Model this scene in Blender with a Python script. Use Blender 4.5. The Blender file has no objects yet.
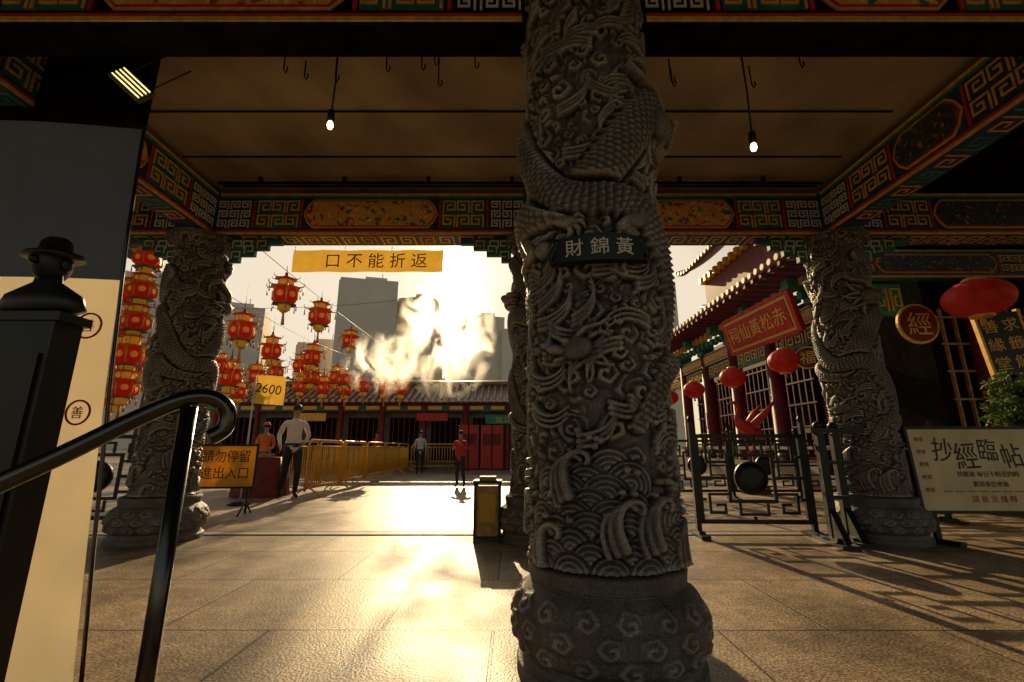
import bpy, math, random
import numpy as np
from mathutils import Vector, Matrix
random.seed(7); rng=np.random.RandomState(5)
sc=bpy.context.scene
R90=Matrix.Rotation(math.radians(90),4,'X')
def T(x,y,z): return Matrix.Translation((x,y,z))
def RZ(a): return Matrix.Rotation(math.radians(a),4,'Z')
def RX(a): return Matrix.Rotation(math.radians(a),4,'X')
def RY(a): return Matrix.Rotation(math.radians(a),4,'Y')
def FRONT(x,y,z): return T(x,y,z)@R90              # faces -Y
def FACEL(x,y,z): return T(x,y,z)@RZ(-90)@R90      # faces -X
def FACER(x,y,z): return T(x,y,z)@RZ(90)@R90       # faces +X
# ------------------------------------------------------------ materials
def pm(name,col,rough=.6,metal=0,var=.25,scale=6,bump=0,bscale=40,trans=0,emit=0,spec=.5,coat=0):
    m=bpy.data.materials.new(name); m.use_nodes=True; nt=m.node_tree; N=nt.nodes; L=nt.links
    b=N['Principled BSDF']; b.inputs['Roughness'].default_value=rough; b.inputs['Metallic'].default_value=metal
    b.inputs['Specular IOR Level'].default_value=spec; b.inputs['Coat Weight'].default_value=coat
    tc=N.new('ShaderNodeTexCoord'); nz=N.new('ShaderNodeTexNoise'); nz.inputs['Scale'].default_value=scale; nz.inputs['Detail'].default_value=6
    L.new(tc.outputs['Object'],nz.inputs['Vector'])
    cr=N.new('ShaderNodeValToRGB'); cr.color_ramp.elements[0].position=.3; cr.color_ramp.elements[1].position=.7
    cr.color_ramp.elements[0].color=tuple(c*(1-var) for c in col)+(1,); cr.color_ramp.elements[1].color=tuple(min(1,c*(1+var)) for c in col)+(1,)
    L.new(nz.outputs['Fac'],cr.inputs['Fac']); L.new(cr.outputs['Color'],b.inputs['Base Color'])
    if bump:
        n2=N.new('ShaderNodeTexNoise'); n2.inputs['Scale'].default_value=bscale; n2.inputs['Detail'].default_value=5
        L.new(tc.outputs['Object'],n2.inputs['Vector']); bp=N.new('ShaderNodeBump'); bp.inputs['Strength'].default_value=bump; bp.inputs['Distance'].default_value=.01
        L.new(n2.outputs['Fac'],bp.inputs['Height']); L.new(bp.outputs['Normal'],b.inputs['Normal'])
    if emit:
        L.new(cr.outputs['Color'],b.inputs['Emission Color']); b.inputs['Emission Strength'].default_value=emit
    if trans:
        t=N.new('ShaderNodeBsdfTranslucent'); L.new(cr.outputs['Color'],t.inputs['Color']); mx=N.new('ShaderNodeMixShader'); mx.inputs[0].default_value=trans
        L.new(b.outputs[0],mx.inputs[1]); L.new(t.outputs[0],mx.inputs[2]); L.new(mx.outputs[0],N['Material Output'].inputs['Surface'])
    return m
def floral(name,base,cols,scale=9):
    m=pm(name,base,.5,var=.15); nt=m.node_tree; N=nt.nodes; L=nt.links; b=N['Principled BSDF']
    tc=N['Texture Coordinate']; prev=b.inputs['Base Color'].links[0].from_socket
    for i,c in enumerate(cols):
        vz=N.new('ShaderNodeTexVoronoi'); vz.inputs['Scale'].default_value=scale*(1+.35*i)
        mp=N.new('ShaderNodeMapping'); mp.inputs['Location'].default_value=(i*3.1,i*1.7,i*.9); mp.inputs['Rotation'].default_value=(i*.5,i*.8,i*.3)
        nz=N.new('ShaderNodeTexNoise'); nz.inputs['Scale'].default_value=14
        va=N.new('ShaderNodeVectorMath'); va.operation='MULTIPLY_ADD'; va.inputs[1].default_value=(.12,.12,.12)
        L.new(tc.outputs['Object'],nz.inputs['Vector']); L.new(nz.outputs['Color'],va.inputs[0]); L.new(tc.outputs['Object'],va.inputs[2])
        L.new(va.outputs[0],mp.inputs['Vector']); L.new(mp.outputs[0],vz.inputs['Vector'])
        cr=N.new('ShaderNodeValToRGB'); cr.color_ramp.elements[0].position=.26; cr.color_ramp.elements[0].color=(1,1,1,1)
        cr.color_ramp.elements[1].position=.30; cr.color_ramp.elements[1].color=(0,0,0,1)
        L.new(vz.outputs['Distance'],cr.inputs['Fac']); mx=N.new('ShaderNodeMix'); mx.data_type='RGBA'
        L.new(cr.outputs['Color'],mx.inputs[0]); L.new(prev,mx.inputs[6]); mx.inputs[7].default_value=c+(1,); prev=mx.outputs[2]
    L.new(prev,b.inputs['Base Color']); return m
M={}
M['black']=pm('black_lacquer',(.008,.0075,.007),.45)
M['iron']=pm('black_iron',(.014,.013,.012),.45,.3,bump=.2)
M['steel']=pm('dark_steel',(.08,.074,.066),.2,.9,var=.15)
M['teal']=pm('teal_paint',(.02,.14,.12),.5,var=.4,scale=10)
M['navy']=pm('navy_paint',(.02,.045,.12),.5,var=.4,scale=10)
M['green']=pm('green_paint',(.03,.24,.11),.5,var=.4,scale=12)
M['gold']=pm('gold_paint',(.82,.47,.08),.42,.15,var=.25,scale=20)
M['red']=pm('red_paint',(.50,.028,.016),.45,var=.3,scale=8)
M['dred']=pm('dark_red_wood',(.17,.015,.010),.6,var=.35,scale=5)
M['white']=pm('white_paint',(.76,.72,.62),.5,var=.1)
M['orange']=pm('orange_paint',(.75,.30,.04),.5,var=.2)
M['yellow']=pm('yellow_sheet',(.82,.50,.07),.5,var=.08,trans=.4)
M['yelmetal']=pm('barrier_yellow_paint',(.80,.40,.02),.38,var=.15,scale=12)
M['silk']=pm('red_silk',(.74,.03,.012),.5,var=.2,trans=.55,emit=.16)  # emission added to imitate backlight glowing through the silk
M['ysilk']=pm('yellow_silk',(.88,.50,.06),.5,var=.2,trans=.5,emit=.16)  # same added glow in the yellow panes, in place of backlight
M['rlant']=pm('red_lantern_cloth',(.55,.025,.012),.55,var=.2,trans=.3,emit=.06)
M['floral']=floral('painted_flower_panel',(.80,.40,.07),[(.04,.20,.13),(.50,.04,.03),(.75,.66,.45)])
M['floral2']=floral('shaded_flower_panel',(.03,.05,.06),[(.36,.20,.05),(.20,.03,.02),(.05,.13,.08)],12)  # dim flower panel: the shade on the darker beams is put into its colour
M['ceil']=pm('ceiling_plaster',(.30,.23,.14),.7,var=.42,scale=1.3,bump=.2,bscale=9)
M['dark']=pm('dark_wood',(.012,.010,.008),1,var=.3,spec=0)
M['tile']=pm('glazed_roof_tile',(.26,.13,.055),.38,var=.5,scale=9)
M['tilend']=pm('tile_end_disc',(.62,.48,.3),.5)
M['wallg']=pm('grey_wall',(.17,.14,.11),.8,var=.3,scale=3)
M['stone']=pm('cut_granite',(.25,.20,.15),.6,var=.3,scale=30,bump=.2)
M['cream']=pm('cream_banner_cloth',(.66,.56,.38),.6,var=.06,trans=.42)
M['shadecloth']=pm('shaded_banner_cloth',(.13,.135,.155),.6,var=.1)  # shaded copy of the banner cloth, for the part in roof shadow
M['board']=pm('printed_board',(.72,.56,.33),.5,var=.18,scale=3)
M['ink']=pm('black_ink',(.02,.015,.012),.6)
M['redink']=pm('red_ink',(.5,.04,.02),.6)
M['brown']=pm('brown_ink',(.28,.06,.015),.6)
M['tower']=pm('tower_concrete',(.78,.68,.56),.8,var=.1,scale=.05)
M['glass']=pm('tower_window_glass',(.06,.055,.05),.3,0,var=.3,scale=.3,spec=.5)
M['skin']=pm('skin',(.45,.26,.17),.55,var=.05)
M['hair']=pm('black_hair',(.012,.01,.009),.5)
M['shirt']=pm('white_shirt',(.74,.70,.68),.7,var=.06,trans=.2,scale=20)
M['trou']=pm('black_trousers',(.018,.017,.02),.7)
M['redj']=pm('red_jacket',(.50,.03,.02),.7,var=.2)
M['orj']=pm('orange_vest',(.7,.2,.03),.7)
M['wood']=pm('varnished_wood',(.36,.19,.05),.45,var=.4,scale=12)
M['leaf']=pm('leaves',(.05,.085,.02),.55,var=.5,scale=8,trans=.3)
M['leaf2']=pm('shrub_leaves',(.10,.17,.03),.5,var=.5,scale=8,trans=.35)
M['bark']=pm('bark',(.08,.06,.04),.8)
M['bulb']=pm('lit_bulb',(1,.62,.25),.3,emit=12)
M['led']=pm('lit_tube',(1,.66,.25),.3,emit=2.0)
def stone_mat():
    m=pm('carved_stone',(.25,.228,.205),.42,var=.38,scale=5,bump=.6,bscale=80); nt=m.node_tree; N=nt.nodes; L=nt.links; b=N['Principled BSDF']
    at=N.new('ShaderNodeAttribute'); at.attribute_name='cavity_shade'
    cr=N.new('ShaderNodeValToRGB'); e=cr.color_ramp.elements; e[0].color=(.06,.052,.045,1); e[1].color=(1.3,1.27,1.22,1); e[1].position=.95  # recess shade and ridge highlights put into the stone colour, with patina
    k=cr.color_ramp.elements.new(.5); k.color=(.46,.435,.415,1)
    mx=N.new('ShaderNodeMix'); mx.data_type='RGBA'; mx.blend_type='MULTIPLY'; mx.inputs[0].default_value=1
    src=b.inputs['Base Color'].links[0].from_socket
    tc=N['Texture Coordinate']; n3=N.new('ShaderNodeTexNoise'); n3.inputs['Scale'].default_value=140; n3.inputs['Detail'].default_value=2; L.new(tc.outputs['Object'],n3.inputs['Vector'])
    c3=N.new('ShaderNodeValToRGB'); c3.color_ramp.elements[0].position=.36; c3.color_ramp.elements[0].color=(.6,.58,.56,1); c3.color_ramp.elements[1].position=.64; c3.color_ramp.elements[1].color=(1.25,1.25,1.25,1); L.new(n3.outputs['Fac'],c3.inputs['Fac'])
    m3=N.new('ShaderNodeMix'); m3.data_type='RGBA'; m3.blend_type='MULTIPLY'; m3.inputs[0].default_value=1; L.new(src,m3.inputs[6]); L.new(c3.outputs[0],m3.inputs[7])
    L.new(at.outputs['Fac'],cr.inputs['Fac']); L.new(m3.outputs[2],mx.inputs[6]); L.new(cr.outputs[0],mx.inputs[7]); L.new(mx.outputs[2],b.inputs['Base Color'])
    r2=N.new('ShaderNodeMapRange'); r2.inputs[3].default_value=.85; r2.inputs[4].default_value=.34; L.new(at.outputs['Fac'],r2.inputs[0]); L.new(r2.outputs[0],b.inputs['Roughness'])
    return m
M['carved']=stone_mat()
def ground_mat():
    m=bpy.data.materials.new('granite_paving'); m.use_nodes=True; nt=m.node_tree; N=nt.nodes; L=nt.links; b=N['Principled BSDF']
    b.inputs['Specular IOR Level'].default_value=.4
    tc=N.new('ShaderNodeTexCoord'); mp=N.new('ShaderNodeMapping'); mp.inputs['Location'].default_value=(.70,.13,0)
    L.new(tc.outputs['Object'],mp.inputs['Vector'])
    br=N.new('ShaderNodeTexBrick'); br.inputs['Scale'].default_value=1; br.inputs['Brick Width'].default_value=1.2; br.inputs['Row Height'].default_value=.95
    br.inputs['Mortar Size'].default_value=.008; br.inputs['Mortar Smooth'].default_value=.3; br.inputs['Color1'].default_value=(.45,.325,.20,1); br.inputs['Color2'].default_value=(.34,.248,.158,1); br.inputs['Mortar'].default_value=(.05,.035,.025,1)
    L.new(mp.outputs[0],br.inputs['Vector'])
    def nz(s,d=6):
        n=N.new('ShaderNodeTexNoise'); n.inputs['Scale'].default_value=s; n.inputs['Detail'].default_value=d; L.new(tc.outputs['Object'],n.inputs['Vector']); return n
    n1=nz(75,3); n2=nz(1.3,8); n3=nz(9,6)
    def ramp(n,a,c0,bb,c1):
        r=N.new('ShaderNodeValToRGB'); r.color_ramp.elements[0].position=a; r.color_ramp.elements[0].color=(c0,)*3+(1,); r.color_ramp.elements[1].position=bb; r.color_ramp.elements[1].color=(c1,)*3+(1,); L.new(n.outputs['Fac'],r.inputs['Fac']); return r
    prev=br.outputs['Color']
    for r in (ramp(n1,.38,.36,.62,1.45),ramp(n2,.3,.50,.7,1.15),ramp(n3,.35,.70,.65,1.12)):
        mx=N.new('ShaderNodeMix'); mx.data_type='RGBA'; mx.blend_type='MULTIPLY'; mx.inputs[0].default_value=1; L.new(prev,mx.inputs[6]); L.new(r.outputs[0],mx.inputs[7]); prev=mx.outputs[2]
    L.new(prev,b.inputs['Base Color'])
    rr=ramp(n2,.3,.36,.7,.58); L.new(rr.outputs[0],b.inputs['Roughness'])
    bp=N.new('ShaderNodeBump'); bp.inputs['Strength'].default_value=.75; bp.inputs['Distance'].default_value=.005
    ad=N.new('ShaderNodeMath'); ad.operation='MULTIPLY_ADD'; L.new(n1.outputs['Fac'],ad.inputs[0]); ad.inputs[1].default_value=.9
    sb=N.new('ShaderNodeMath'); sb.operation='MULTIPLY'; L.new(br.outputs['Fac'],sb.inputs[0]); sb.inputs[1].default_value=-1.2; L.new(sb.outputs[0],ad.inputs[2])
    L.new(ad.outputs[0],bp.inputs['Height']); L.new(bp.outputs['Normal'],b.inputs['Normal'])
    return m
M['ground']=ground_mat()
# ------------------------------------------------------------ mesh builder
class MB:
    def __init__(s): s.v=[];s.f=[];s.m=[];s.s=[];s.mats=[]
    def mi(s,k):
        mat=M[k]
        if mat not in s.mats: s.mats.append(mat)
        return s.mats.index(mat)
    def raw(s,vs,fs,mat,X=None,smooth=False):
        o=len(s.v)
        for v in vs:
            v=Vector(v); s.v.append(tuple(X@v) if X is not None else tuple(v))
        i=s.mi(mat)
        for f in fs: s.f.append([a+o for a in f]); s.m.append(i); s.s.append(smooth)
    def box(s,c,d,mat,X=None):
        x,y,z=c; a,b,e=d[0]/2,d[1]/2,d[2]/2
        vs=[(x-a,y-b,z-e),(x+a,y-b,z-e),(x+a,y+b,z-e),(x-a,y+b,z-e),(x-a,y-b,z+e),(x+a,y-b,z+e),(x+a,y+b,z+e),(x-a,y+b,z+e)]
        s.raw(vs,[(0,3,2,1),(4,5,6,7),(0,1,5,4),(1,2,6,5),(2,3,7,6),(3,0,4,7)],mat,X)
    def lathe(s,prof,mat,c=(0,0,0),n=24,smooth=True,X=None,sx=1,sy=1,ph=0):
        vs=[];fs=[]
        for r,z in prof:
            for k in range(n):
                a=2*math.pi*k/n+ph; vs.append((c[0]+r*sx*math.cos(a),c[1]+r*sy*math.sin(a),c[2]+z))
        for j in range(len(prof)-1):
            for k in range(n):
                k2=(k+1)%n; fs.append((j*n+k,j*n+k2,(j+1)*n+k2,(j+1)*n+k))
        fs.append(tuple(range(n))[::-1]); fs.append(tuple((len(prof)-1)*n+k for k in range(n)))
        s.raw(vs,fs,mat,X,smooth)
    def tube(s,pts,r,mat,n=8,X=None):
        pts=[Vector(p) for p in pts]; vs=[];fs=[]; m=len(pts)
        rs=r if isinstance(r,(list,tuple)) else [r]*m
        up=None
        for i,p in enumerate(pts):
            t=(pts[min(i+1,m-1)]-pts[max(i-1,0)]).normalized()
            if up is None: up=t.orthogonal().normalized()
            up=(up-t*up.dot(t)); up=up.normalized() if up.length>1e-6 else t.orthogonal().normalized()
            w=t.cross(up)
            for k in range(n):
                a=2*math.pi*k/n; vs.append(p+rs[i]*(math.cos(a)*up+math.sin(a)*w))
        for i in range(m-1):
            for k in range(n):
                k2=(k+1)%n; fs.append((i*n+k,i*n+k2,(i+1)*n+k2,(i+1)*n+k))
        fs.append(tuple(range(n))[::-1]); fs.append(tuple((m-1)*n+k for k in range(n)))
        s.raw(vs,fs,mat,X,True)
    def poly(s,pts,z0,z1,mat,X=None):
        n=len(pts); vs=[(p[0],p[1],z0) for p in pts]+[(p[0],p[1],z1) for p in pts]
        fs=[tuple(range(n))[::-1],tuple(range(n,2*n))]+[(k,(k+1)%n,n+(k+1)%n,n+k) for k in range(n)]
        s.raw(vs,fs,mat,X)
    def bars(s,pts,t,z0,z1,mat,X=None):
        for i in range(len(pts)-1):
            a=Vector(pts[i]);b=Vector(pts[i+1]); d=(b-a).normalized()
            a2=a+d*(t/2 if i else -t/2); b2=b+d*t/2
            c=(a2+b2)/2; L=(b2-a2).length
            if abs(d.x)>.5: s.box((c.x,c.y,(z0+z1)/2),(L,t,z1-z0),mat,X)
            else: s.box((c.x,c.y,(z0+z1)/2),(t,L,z1-z0),mat,X)
    def ell(s,c,r,mat,n=12,X=None):
        pr=[(max(.001,math.sin(math.pi*j/8)),-math.cos(math.pi*j/8)) for j in range(9)]
        vs=[];fs=[]
        for q,z in pr:
            for k in range(n):
                a=2*math.pi*k/n; vs.append((c[0]+r[0]*q*math.cos(a),c[1]+r[1]*q*math.sin(a),c[2]+r[2]*z))
        for j in range(8):
            for k in range(n):
                k2=(k+1)%n; fs.append((j*n+k,j*n+k2,(j+1)*n+k2,(j+1)*n+k))
        s.raw(vs,fs,mat,X,True)
    def text(s,body,size,mat,X,ext=.002,sx=1):
        cu=bpy.data.curves.new('t','FONT'); cu.body=body; cu.size=size; cu.extrude=ext; cu.align_x='CENTER'; cu.align_y='CENTER'; cu.resolution_u=3
        ob=bpy.data.objects.new('t',cu); sc.collection.objects.link(ob)
        dg=bpy.context.evaluated_depsgraph_get(); dg.update(); me=bpy.data.meshes.new_from_object(ob.evaluated_get(dg))
        vs=[Vector((v.co.x*sx,v.co.y,v.co.z)) for v in me.vertices]
        if vs:
            cy=(max(v.y for v in vs)+min(v.y for v in vs))/2
            cx=(max(v.x for v in vs)+min(v.x for v in vs))/2
            vs=[Vector((v.x-cx,v.y-cy,v.z)) for v in vs]
            s.raw(vs,[tuple(p.vertices) for p in me.polygons],mat,X)
        bpy.data.objects.remove(ob); bpy.data.meshes.remove(me); bpy.data.curves.remove(cu)
    def mesh(s,name):
        me=bpy.data.meshes.new(name); me.from_pydata(s.v,[],s.f)
        for m in s.mats: me.materials.append(m)
        me.polygons.foreach_set('material_index',s.m); me.polygons.foreach_set('use_smooth',s.s); me.update(); return me
    def build(s,name,loc=(0,0,0),bevel=0):
        ob=bpy.data.objects.new(name,s.mesh(name)); ob.location=loc; sc.collection.objects.link(ob)
        if bevel:
            b=ob.modifiers.new('bevel','BEVEL'); b.width=bevel; b.segments=2; b.limit_method='ANGLE'
        return ob
def spiral(x,y,w,h,k=1):
    p=[(0,0),(0,1),(1,1),(1,.22),(.36,.22),(.36,.66),(.68,.66)]
    if k<0: p=[(1-a,b) for a,b in p]
    return [(x+a*w,y+b*h) for a,b in p]
# ------------------------------------------------------------ ground
g=MB(); g.raw([(-400,-60,0),(400,-60,0),(400,900,0),(-400,900,0)],[(0,1,2,3)],'ground'); g.build('ground')
g=MB(); g.box((0,5.50,.006),(24,.16,.012),'stone'); g.box((0,5.64,.004),(24,.05,.008),'ink'); g.build('threshold_strip')
# ------------------------------------------------------------ carved columns
def relief_grid(nu,nz,z1,R,seed,z0sh=.46):
    r=np.random.RandomState(seed); C=2*math.pi*R
    u=np.arange(nu)/nu*C; v=np.linspace(0,z1,nz); dv=v[1]-v[0]; du=C/nu
    H=np.zeros((nz,nu)); U,V=np.meshgrid(u,v)
    H+=.008*(.5+.5*np.sin(60*V+5*np.sin(2*math.pi*U/C*3)+3*np.sin(9*V)))*(V>z0sh)
    def win(cv,rad):
        i0=max(0,int((cv-rad)/dv)); i1=min(nz,int((cv+rad)/dv)+2); return i0,i1
    def loc(cu,cv,rad):
        i0,i1=win(cv,rad)
        if i1<=i0: return None
        k=int(rad/du)+1; c=int(round(cu/du)); idx=np.arange(c-k,c+k+1)%nu
        X=(u[idx]-cu+C/2)%C-C/2
        return i0,i1,idx,np.broadcast_to(X,(i1-i0,len(idx))),(v[i0:i1]-cv)[:,None]*np.ones(len(idx))
    def setw(i0,i1,idx,val): H[np.arange(i0,i1)[:,None],idx[None,:]]=val
    def getw(i0,i1,idx): return H[np.arange(i0,i1)[:,None],idx[None,:]]
    def curl(cu,cv,a,amp,sg):
        w=loc(cu,cv,a*1.1)
        if w is None: return
        i0,i1,idx,X,Y=w; q=np.sqrt(X*X+Y*Y)/a; an=np.arctan2(Y,X*sg)
        lob=1-.14*np.abs(np.sin(2.5*an)); q2=np.clip(q/lob,0,1)
        sp=.5+.5*np.cos(an-2*math.pi*1.35*q2)
        h=amp*(.55*(1-q2**2)**.35+.75*np.clip(sp*1.5-.25,0,1)*(1-q2**3))*(q2<1)
        old=getw(i0,i1,idx); ins=q2<1
        setw(i0,i1,idx,np.where(ins,np.maximum(h,old*.15),old*np.where(q<1.1,.75,1)))
    def blob(cu,cv,ru,rv,amp,base=0,rot=0):
        rad=max(ru,rv); w=loc(cu,cv,rad)
        if w is None: return
        i0,i1,idx,X,Y=w; X2=X*math.cos(rot)+Y*math.sin(rot); Y2=-X*math.sin(rot)+Y*math.cos(rot)
        q=(X2/ru)**2+(Y2/rv)**2; h=np.where(q<1,base+amp*np.sqrt(np.clip(1-q,0,1)),0)
        setw(i0,i1,idx,np.maximum(getw(i0,i1,idx),h))
    def stroke(P,r0,r1,base,amp=1):
        P=np.array(P)
        seg=np.sqrt((np.diff(P,axis=0)**2).sum(1)); tot=seg.sum(); n=int(tot/(du*.8))+2
        cum=np.concatenate([[0],np.cumsum(seg)]); t=np.linspace(0,tot,n)
        x=np.interp(t,cum,P[:,0]); y=np.interp(t,cum,P[:,1])
        for k in range(n):
            f=k/(n-1); rr=r0+(r1-r0)*f; blob(x[k]%C,y[k],rr,rr,rr*amp,base)
    area=C*(z1-z0sh); N=int(area/.0055)
    for _ in range(N):
        a=r.uniform(.035,.085); curl(r.uniform(0,C),r.uniform(z0sh+.05,z1),a,r.uniform(.022,.042),r.choice([-1,1]))
    for _ in range(int(N*.16)):
        cu=r.uniform(0,C); cv=r.uniform(.95,z1-.05); an=r.uniform(-.9,.9)+(math.pi if r.rand()<.5 else 0)
        for m_ in range(3):
            P=[]; x,y=cu,cv+m_*.024; aa=an
            for k in range(9):
                P.append((x,y)); x+=.028*math.cos(aa); y+=.028*math.sin(aa); aa+=.14+.10*k/4
            stroke(P,.012,.004,.034,1.2)
    def dragon(u0,va,vb,turns,wob,ph,rb0):
        n=1400; s=np.linspace(0,1,n); pu=u0+turns*C*s; pv=va+(vb-va)*s+wob*np.sin(2*math.pi*3.1*s+ph)
        L=np.concatenate([[0],np.cumsum(np.sqrt(np.diff(pu)**2+np.diff(pv)**2))]); tu=np.gradient(pu,L); tv=np.gradient(pv,L)
        B=np.full((nz,nu),9.); SL=np.zeros((nz,nu)); SD=np.zeros((nz,nu)); RB=np.full((nz,nu),.01)
        for k in range(n):
            rb=rb0*min(1,.35+3*s[k])
            w=loc(pu[k]%C,pv[k],rb*1.6)
            if w is None: continue
            i0,i1,idx,X,Y=w; d=np.sqrt(X*X+Y*Y); ii=np.arange(i0,i1)[:,None]; jj=idx[None,:]
            m=d<B[ii,jj]
            B[ii,jj]=np.where(m,d,B[ii,jj]); SL[ii,jj]=np.where(m,L[k]+X*tu[k]+Y*tv[k],SL[ii,jj]); SD[ii,jj]=np.where(m,X*tv[k]-Y*tu[k],SD[ii,jj]); RB[ii,jj]=np.where(m,rb,RB[ii,jj])
        q=SD/RB; ins=(B<RB)
        a=SL/.030; row=np.floor(a); fy=a-row; b=np.arcsin(np.clip(q,-1,1))*RB/.036+.5*(row%2); fx=b-np.floor(b)-.5
        arch=np.clip(1-3.9*fx*fx,0,1)
        scale=.020*(1-fy)**.8*np.sqrt(arch)
        belly=.016*(1-(SL/.036)%1)
        h=.026+.055*np.sqrt(np.clip(1-q*q,0,1))*(RB/.085)+np.where(q>.66,belly,scale)
        near=(B<RB*1.25)&~ins; H[near]*=np.clip((B[near]/RB[near]-1)/.25,0,1)*.8
        H[ins]=h[ins]
        sp=(q<-.85)&(q>-1.5)&(B<RB*1.5); fr=(SL/.055)%1
        spin=.06*np.clip(1-(np.abs(q)-.85)/.6-np.abs(fr-.4)*.9,0,1); H[sp]=np.maximum(H[sp],.014+spin[sp])
        for f in (.3,.47,.66,.86):
            k=int(f*n); sg=r.choice([-1,1]); x,y=pu[k],pv[k]
            j1=(x+sg*.10,y-.09); j2=(x+sg*.03,y-.2); j3=(x+sg*.12,y-.25)
            stroke([(x,y),j1],.05,.038,.04); stroke([j1,j2],.036,.026,.04); stroke([j2,j3],.026,.03,.04)
            for c in range(4):
                an=-1.5+c*.75; q1=(j3[0]+sg*.05*math.cos(an),j3[1]+.05*math.sin(an)); q2=(q1[0]+sg*.025*math.cos(an-.9),q1[1]+.03*math.sin(an-.9)-.01)
                stroke([j3,q1],.015,.012,.045); stroke([q1,q2],.012,.004,.045)
    def head(cu,cv,sg,s_=1.,up=.3):
        for k in range(11):
            an=math.pi*(.35+.1*k); P=[];x=cu-sg*.02;y=cv;aa=an
            for j in range(9):
                P.append((x,y)); x+=sg*.03*s_*math.cos(aa); y+=.03*s_*math.sin(aa); aa+=.16*(1 if k%2 else -1)
            stroke(P,.022*s_,.006,.04*s_,1.2)
        blob(cu,cv,.105*s_,.085*s_,.10*s_,.03)
        blob(cu+sg*.10*s_,cv-.005,.085*s_,.042*s_,.12*s_,.03,sg*up)
        blob(cu+sg*.09*s_,cv-.065*s_,.075*s_,.022*s_,.08*s_,.02,-sg*.2)
        blob(cu+sg*.165*s_,cv+.03*s_,.028*s_,.026*s_,.07*s_,.10*s_)
        blob(cu+sg*.045*s_,cv+.045*s_,.040*s_,.022*s_,.05*s_,.11*s_,sg*.5)
        blob(cu+sg*.04*s_,cv+.018*s_,.02*s_,.018*s_,.03*s_,.12*s_)
        stroke([(cu,cv+.06*s_),(cu-sg*.06*s_,cv+.13*s_),(cu-sg*.15*s_,cv+.16*s_),(cu-sg*.2*s_,cv+.2*s_)],.018*s_,.006,.08*s_,1.5)
        stroke([(cu+sg*.15*s_,cv),(cu+sg*.2*s_,cv+.08*s_),(cu+sg*.16*s_,cv+.15*s_),(cu+sg*.22*s_,cv+.2*s_)],.009,.004,.05*s_,1.5)
        for t in range(5): blob(cu+sg*(.06+.025*t)*s_,cv-.04*s_,.008,.014,.02,.07*s_)
    dragon(.80*C,.98,z1-.65,1.65,.16,.4,.098)
    dragon(.25*C,1.15,z1-.35,-1.35,.13,2.2,.08)
    head(.93*C,2.63,1,1.15); head(.36*C,2.0,-1,1.); head(.68*C,1.38,-1,.66)
    blob(.60*C,1.9,.05,.05,.07)
    nw=13; y=1.0; row=0
    while y>z0sh-.05:
        for k in range(nw):
            cu=(k+.5*(row%2))*C/nw; hi=.12*math.sin(cu/C*2*math.pi*3+1)+.06*math.sin(cu/C*2*math.pi*7)
            if y>.74+hi: continue
            cu+=r.uniform(-.016,.016); ra=.093*r.uniform(.85,1.1)
            w=loc(cu%C,y,.105)
            if w is None: continue
            i0,i1,idx,X,Y=w; d=np.sqrt(X*X+Y*Y); hh=.024+.008*np.cos(2*math.pi*d/.022)+.022*(1-d/ra)
            m=(d<ra)&(V[i0:i1][:,idx]>z0sh); setw(i0,i1,idx,np.where(m,hh,getw(i0,i1,idx)))
        y-=.050; row+=1
    for k in range(12):
        cu=k*C/12+r.uniform(-.04,.04); cv=.86+.13*math.sin(cu/C*2*math.pi*3+1)-.16*(k%2); P=[];x=cu;yy=cv-.20;an=1.9
        for j in range(16):
            P.append((x,yy)); st=.028*(1-j/22); x+=st*math.cos(an); yy+=st*math.sin(an); an-=.07+.035*j
        for o_ in range(3):
            P2=[(a-.028*o_,b-.016*o_) for a,b in P[:16-3*o_]]; stroke(P2,.021-.004*o_,.009,.046-.004*o_,1.1)
        for j in range(5): blob((x+r.uniform(-.07,.07))%C,cv+r.uniform(.0,.12),.014,.014,.02,.04)
    Hs=H.copy(); H[:]=0
    for k in range(16):
        for j in range(3):
            curl((k+.5*(j%2))*C/16+r.uniform(-.01,.01),.145+.08*j,.046,.014,1 if (k+j)%2 else -1)
    Hb=H.copy()
    H=np.where(V>z0sh,Hs,np.where((V>.1)&(V<.365),Hb,0))
    return H,V
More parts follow.
